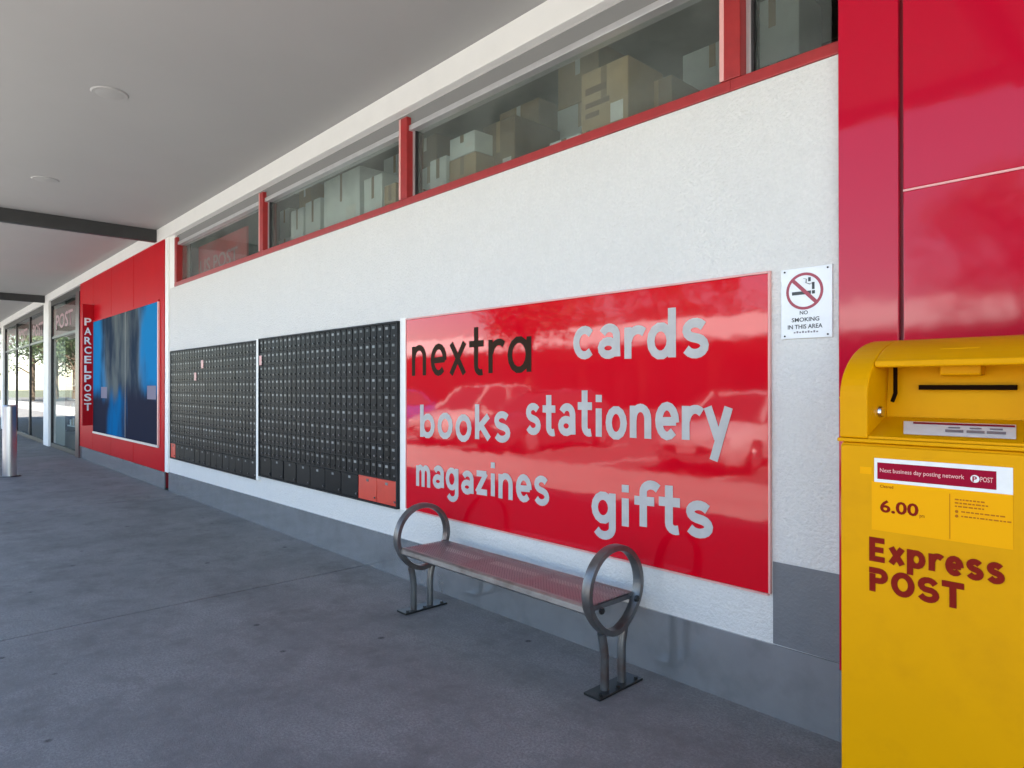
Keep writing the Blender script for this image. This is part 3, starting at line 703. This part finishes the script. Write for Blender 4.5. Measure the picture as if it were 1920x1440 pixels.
for k, (z_, a_, b_) in enumerate([(1.150, 0, .55), (1.141, 0, .62), (1.132, 0, .50), (1.119, .12, .9), (1.107, .12, .95)]):
    xx = xa + (xb - xa) * a_
    while xx < xa + (xb - xa) * b_:
        wv = random.uniform(.004, .011); fp.box(xx, xx + wv, YD - .0018, YD - .0010, z_, z_ + .0035); xx += wv + .0025
for z_ in (1.118, 1.106): fp.cyl((xa + .004, YD - .0018, z_ + .002), .004, .004, .0006, axis='y', n=10)
fp.build('fine_print', 'print_orange', pb)
rect('sticker_divider', 1780, 1.045, 1781, 1.165, 'print_orange', .0017)
e0, e1 = PF(1631, 1000, YD).x, PF(1891, 1000, YD).x
brush('lettering', 'Express', e0, .952, e1 - e0, .046, .0158, 'text_maroon', pb, YD - .0012, caps=False, gap=.24)
brush('lettering', 'POST', e0, .866, PF(1815, 1000, YD).x - e0, .0455, .0165, 'text_maroon', pb, YD - .0012, caps=False, gap=.20)
mk = MB(); mk.box(PF(1612, 884, YD).x, PF(1634, 884, YD).x, YD - .0008, YD - .0001, 1.198, 1.218); mk.build('tape_mark', 'yellow_sticker', pb)

# ================================================================== cartons in the store room
def carton(pa, pb_, pbot, ptop, y, dep, m, label, prints=False):
    a_, b_ = onwall(pa, 300, y), onwall(pb_, 300, y); pc = (pa + pb_) / 2
    z1_ = WZ(pc, ptop, y); z0_ = SILL + .03
    zz = max(z0_ + .001, WZ(pc, pbot, y)) if pbot else z0_ + .001
    t = thing('carton', label, 'box', ((a_.x + b_.x) / 2, y + dep / 2, zz))
    MB().box(a_.x, b_.x, y, y + dep, zz, z1_).build('carton_body', m, t, bevel=.006)
    MB().box(a_.x + .01, b_.x - .01, y + dep * .45, y + dep * .55, z1_, z1_ + .002).build('packing_tape', 'cardboard_dark', t)
    MB().box((a_.x + b_.x) / 2 - .022, (a_.x + b_.x) / 2 + .022, y - .0012, y - .0003, zz + (z1_ - zz) * .62, z1_ - .004).build('tape_end', 'cardboard_dark' if m != 'cardboard_dark' else 'cardboard', t)
    MB().box(b_.x - (b_.x - a_.x) * .36, b_.x - (b_.x - a_.x) * .1, y - .0012, y - .0003, zz + (z1_ - zz) * .30, zz + (z1_ - zz) * .52).build('shipping_label', 'sticker_white', t)
    if prints:
        pr_ = MB()
        for k, (u0, u1, v0, v1) in enumerate([(.1, .55, .72, .80), (.1, .62, .56, .62), (.1, .4, .44, .50), (.12, .2, .18, .30), (.38, .66, .22, .27)]):
            ww, hh = b_.x - a_.x, z1_ - zz; pr_.box(a_.x + ww * u0, a_.x + ww * u1, y - .002, y - .0005, zz + hh * v0, zz + hh * v1)
        pr_.build('carton_print', 'carton_print', t)
    return t
y_ = .235
carton(545, 568, 0, 392, .5, .3, 'carton_white', 'small white carton low behind the middle strip window')
carton(572, 600, 0, 375, .5, .35, 'carton_white', 'white carton beside the tall white stack behind the middle strip window')
carton(607, 674, 0, 325, .45, .5, 'carton_white', 'tall white carton behind the middle strip window')
carton(682, 716, 0, 330, .4, .4, 'carton_white', 'grey white carton next to the red mullion behind the middle strip window')
carton(720, 742, 0, 345, .36, .35, 'cardboard', 'brown carton against the red mullion behind the middle strip window')
carton(806, 836, 0, 296, .34, .4, 'carton_white', 'white carton leftmost in the window above the red shop sign')
c_a = carton(842, 892, 0, 292, .36, .4, 'cardboard', 'brown carton under a white one in the window above the red shop sign')
carton(843, 890, 291, 252, .37, .38, 'carton_white', 'white carton on top of a brown one in the window above the red shop sign')
carton(905, 965, 0, 226, .55, .5, 'cardboard_dark', 'dark brown carton deep in the window above the red shop sign')
carton(1030, 1086, 0, 258, .24, .25, 'carton_white', 'flat white carton lying in the window above the red shop sign')
carton(1090, 1178, 0, 120, .245, .35, 'cardboard', 'printed kraft carton standing against the glass above the red shop sign', True)
carton(1200, 1260, 0, 150, .5, .4, 'cardboard_dark', 'dark carton behind the printed kraft carton in the strip window')
rc = random.Random(21)
for k in range(14):         # clutter further back, up to two cartons high
    x = XL + .6 + (XR - XL - 1.2) * (k + rc.uniform(.1, .9)) / 14; z = SILL + .031; yb = rc.uniform(1.0, 1.5)
    nlv = rc.choice((2, 3, 3))
    for lv in range(nlv):
        ww, hh, dd = rc.uniform(.3, .55), rc.uniform(.28, .46), rc.uniform(.3, .45); xx = x + rc.uniform(-.06, .06)
        mm = rc.choice(('carton_white', 'cardboard', 'cardboard_dark', 'carton_white'))
        nmc = {'carton_white': 'white', 'cardboard': 'light brown', 'cardboard_dark': 'dark brown'}[mm]; lvn = 'bottom' if lv == 0 else ('top' if lv == nlv - 1 else 'middle')
        t = thing('carton', nmc + ' carton at the ' + lvn + ' of a stack deep in the store room', 'box', (xx, yb, z), nmc + ' cartons at the ' + lvn + ' of stacks deep in the store room')
        MB().box(xx - ww / 2, xx + ww / 2, yb, yb + dd, z, z + hh).build('carton_body', mm, t, bevel=.006)
        MB().box(xx - .025, xx + .025, yb - .0012, yb - .0003, z + hh * .55, z + hh - .004).build('tape_end', 'sticker_white' if mm != 'carton_white' else 'cardboard', t)
        z += hh + .001
# red notice board inside the left strip window
q0, q1 = onwall(372, 430, .24), onwall(462, 430, .24)
nb = thing('notice_board', 'red board with pale letters behind the strip window nearest the canopy beam', 'board', (q0.x, .24, SILL + .03))
MB().box(q0.x, q1.x, .24, .262, SILL + .031, 3.36).build('board', 'board_red', nb)
text('lettering', 'US POST', q0.x + .06, 2.97, (q1.x - q0.x) * .8, .20, 'header_text', nb, .2385, bold=.02)

# shelving inside the glazed shop
for k, x in enumerate((-17.6, -21.8, -24.6, -27.2)):
    t = thing('display_shelf', 'dark display shelf of goods inside the glass shopfront', 'shelf', (x, 1.5, 0), 'shelves inside the glass shopfront')
    fm = MB(); fm.box(x - .8, x - .76, 1.3, 1.8, .012, 1.7); fm.box(x + .76, x + .8, 1.3, 1.8, .012, 1.7); fm.build('upright', 'shelf_dark', t)
    for j in range(4):
        MB().box(x - .759, x + .759, 1.3, 1.8, .2 + j * .42, .23 + j * .42).build('shelf_board', 'carton_white', t)
        for i in range(6):
            xx = x - .70 + i * .24; hh = random.uniform(.15, .33)
            MB().box(xx, xx + .2, 1.36, 1.7, .231 + j * .42, .231 + j * .42 + hh).build('packet', random.choice(['goods', 'carton_white', 'cardboard', 'header_maroon', 'shelf_dark']), t)

# ================================================================== car park: parked cars
def car(x, y, col, label, kind):
    mat('car_' + kind, col, .3, coat=1, coatr=.03)
    t = thing('parked_car', label, 'car', (x, y, -.12), 'cars parked facing the pavement')
    zb = -.12; Lh = 2.15
    # stations along the car (front at +y): (y, half width, sill, belt/bonnet)
    stn = [(2.18, .60, .34, .58), (2.10, .74, .24, .70), (1.80, .84, .20, .80), (1.0, .88, .20, .93), (0, .89, .20, .96), (-1.2, .89, .20, .98), (-1.9, .85, .22, .97), (-2.12, .74, .28, .90), (-2.18, .64, .36, .72)]
    b = MB(); v = []
    for (yy, hw, z0, z1) in stn:
        zm = (z0 + z1) / 2
        for (fx, zz) in ((-.88, z0), (-1, zm - .1), (-1, zm + .1), (-.93, z1 - .05), (-.80, z1), (0, z1 + .02), (.80, z1), (.93, z1 - .05), (1, zm + .1), (1, zm - .1), (.88, z0)):
            v.append((x + fx * hw, y + yy, zb + zz))
    n = 11; k = len(stn)
    f = [(i * n + j, i * n + j + 1, (i + 1) * n + j + 1, (i + 1) * n + j) for i in range(k - 1) for j in range(n - 1)]
    f += [(i * n, (i + 1) * n, (i + 1) * n + n - 1, i * n + n - 1) for i in range(k - 1)] + [tuple(range(n)), tuple(range((k - 1) * n, k * n))]
    b.add(v, f); b.build('body', 'car_' + kind, t, smooth=True, sharp=35)
    rt = 1.46 if kind != 'wagon' else 1.62
    bot = [(1.05, .78, .94), (-1.85, .78, .98)]; top = [(.25, .60, rt - .04), (-1.35, .60, rt - .04)]
    g_ = MB(); p = lambda yy, hw, zz, s_: (x + s_ * hw, y + yy, zb + zz)
    g_.hexa([p(*bot[1], -1), p(*top[1], -1), p(*bot[0], -1), p(*top[0], -1), p(*bot[1], 1), p(*top[1], 1), p(*bot[0], 1), p(*top[0], 1)])
    g_.build('window_glass', 'far_dark', t)
    r_ = MB(); tv = []
    for (yy, zz, hw) in ((.30, rt - .045, .58), (.0, rt + .0, .60), (-.7, rt + .02, .61), (-1.25, rt - .005, .60), (-1.42, rt - .05, .58)):
        for fx, dz in ((-1.03, -.05), (-.9, -.005), (0, .012), (.9, -.005), (1.03, -.05)): tv.append((x + fx * hw, y + yy, zb + zz + dz))
    r_.add(tv, [(i * 5 + j, i * 5 + j + 1, i * 5 + j + 6, i * 5 + j + 5) for i in range(4) for j in range(4)]); r_.build('roof', 'car_' + kind, t, smooth=True)
    for s_ in (-1, 1):
        pl = MB()
        for (ya, yb) in ((1.05, .25), (-.35, -.40), (-1.85, -1.35)):
            pl.tube([(x + s_ * .785, y + ya, zb + .95), (x + s_ * .605, y + yb, zb + rt - .04)], .035, 6)
        pl.build('pillar', 'car_' + kind, t)
        for yy in (1.35, -1.35):
            wh = MB().cyl((x + s_ * .88 - (.2 if s_ > 0 else 0), y + yy, zb + .32), .32, .32, .2, axis='x', n=24).build('wheel', 'rubber', t, smooth=True)
            MB().cyl((x + s_ * .885 - .005, y + yy, zb + .32), .21, .2, .012, axis='x', n=16).build('rim', 'rim', wh)
        MB().hexa([(x + s_ * a_, y + yy, zb + zz) for a_ in (.45, .74) for yy in (1.95, 2.17 - (.06 if a_ > .6 else 0)) for zz in (.56, .68)]).build('headlight', 'lamp_clear', t)
        MB().box(x + s_ * .70 - .1, x + s_ * .70 + .1, y - 2.19, y - 2.08, zb + .70, zb + .86).build('tail_light', 'lamp_red', t)
        MB().box(x + s_ * 1.0 - .09, x + s_ * 1.0 + .09, y + .75, y + .87, zb + .93, zb + 1.05).build('mirror', 'car_' + kind, t, bevel=.02)
    MB().box(x - .5, x + .5, y + 2.12, y + 2.19, zb + .38, zb + .50).build('grille', 'rubber', t)
    MB().box(x - .19, x + .19, y + 2.19, y + 2.20, zb + .40, zb + .49).build('number_plate', 'sticker_white', t)
car(-3.9, -9.6, (.55, .55, .55), 'silver parked car mirrored in the glossy red sign, nearest the post box', 'silver')
car(-6.6, -9.8, (.70, .70, .68), 'white parked car mirrored in the glossy red sign', 'white')
car(-12.0, -9.5, (.05, .06, .07), 'dark grey parked car mirrored in the glossy red sign', 'dark')
car(-14.7, -9.7, (.62, .60, .56), 'beige tall parked car mirrored in the red sign', 'wagon')
car(-20.1, -9.6, (.02, .10, .35), 'blue parked car mirrored in the shopfront glass', 'blue')

# ================================================================== far side: shops and trees, seen in the reflections
fb = thing('far_shops', 'long low shop row with white sheet roof across the car park mirrored in red panels', 'building', (-35, -36, -.12))
MB().box(-82, 6, -44, -34.5, -.12, 5.0).build('wall', 'far_brick', fb)
MB().prism([(-31.2, 4.05), (-31.2, 4.25), (-37.5, 6.15), (-44.3, 4.6), (-44.3, 4.4), (-37.5, 5.9)], 'x', -82.3, 6.3).build('roof', 'far_white', fb)
for k in range(16):
    x = -80 + k * 5.35
    wn = MB().box(x, x + 4.2, -34.49, -34.42, .2, 3.2).build('window', 'frame_dark', fb)
    MB().box(x + .1, x + 2.0, -34.419, -34.40, .3, 3.1).build('pane', 'far_dark', wn); MB().box(x + 2.15, x + 4.1, -34.419, -34.40, .3, 3.1).build('pane', 'far_dark', wn)
MB().box(-120, 80, -32.1, -30.6, -.29, 0).build('footpath', 'kerb')['kind'] = 'structure'
for k in range(12): MB().box(-80 + k * 7.6, -79.85 + k * 7.6, -31.75, -31.6, 0, 4.1).build('awning_post', 'steel_beam', fb)

def tree_mesh(seed, hgt, rad, lm):
    r_ = random.Random(seed); tb = MB()
    pts = [(0, 0, 0), (r_.uniform(-.1, .1), r_.uniform(-.1, .1), hgt * .2), (r_.uniform(-.3, .3), r_.uniform(-.3, .3), hgt * .45), (r_.uniform(-.4, .4), 0, hgt * .8)]
    tb.tube(pts, [.26, .21, .16, .05], 10); cl = []
    for i in range(11):
        a_ = i * 2.4 + r_.random(); z0_ = hgt * r_.uniform(.30, .7); e = Vector((math.cos(a_) * rad * r_.uniform(.45, .85), math.sin(a_) * rad * r_.uniform(.45, .85), z0_ + hgt * r_.uniform(.08, .28)))
        tb.tube([(0, 0, z0_), (e.x * .5, e.y * .5, (z0_ + e.z) / 2 + .1), e], [.10, .06, .025], 7); cl.append((e, rad * r_.uniform(.30, .48)))
    cl += [(Vector((r_.uniform(-.4, .4) * rad, r_.uniform(-.4, .4) * rad, hgt * r_.uniform(.6, .95))), rad * r_.uniform(.3, .45)) for i in range(7)]
    lb = MB()
    for c_, q in cl:
        for i in range(190):
            d_ = Vector((r_.gauss(0, 1), r_.gauss(0, 1), r_.gauss(0, .8))).normalized() * q * r_.random() ** .4; p = c_ + d_
            u_ = Vector((r_.gauss(0, 1), r_.gauss(0, 1), r_.gauss(0, 1))).normalized(); v_ = u_.orthogonal().normalized(); z_ = r_.uniform(.10, .22)
            lb.add([p - u_ * z_, p + v_ * z_ * .5, p + u_ * z_, p - v_ * z_ * .5], [(0, 1, 2, 3)])
    return tb, lb
TR = [tree_mesh(3, 9.5, 3.4, 0), tree_mesh(5, 12.0, 4.2, 1), tree_mesh(9, 7.5, 2.8, 2)]
TM = []
for i, (tb, lb) in enumerate(TR):
    a_ = bpy.data.meshes.new('trunk'); a_.from_pydata(tb.v, [], tb.f); a_.materials.append(M['bark'])
    b_ = bpy.data.meshes.new('crown'); b_.from_pydata(lb.v, [], lb.f); b_.materials.append(M['leaf%d' % i]); TM.append((a_, b_))
rowt = 'tall tree in the row behind the far shop roof'; endt = 'leafy tree at the end of the street mirrored in the glass shopfront'
trees = [(x, y, 1, rowt) for x, y in ((-30, -48), (-34.5, -47), (-39, -49), (-43.5, -47.5), (-48, -48.5), (-52, -47))]
trees += [(-5.0, -27, 0, 'lone tree in the car park mirrored in the right hand red panels'), (-24, -20.5, 2, 'small car park tree mirrored in the red sign'), (-44, -19, 2, 'small car park tree mirrored in the shopfront glass')]
trees += [(-84 - 7 * k, -9.5 - 2.2 * k + (k % 2) * 3, (1, 0)[k % 2], endt) for k in range(9)]
for x, y, i, lab in trees:
    t = thing('tree', lab, 'tree', (x, y, -.13), 'trees across the car park')
    for nm, me in zip(('trunk', 'crown'), TM[i]):
        o = bpy.data.objects.new(nm, me); COL.objects.link(o); o.parent = t
    t.rotation_euler.z = x * 1.7
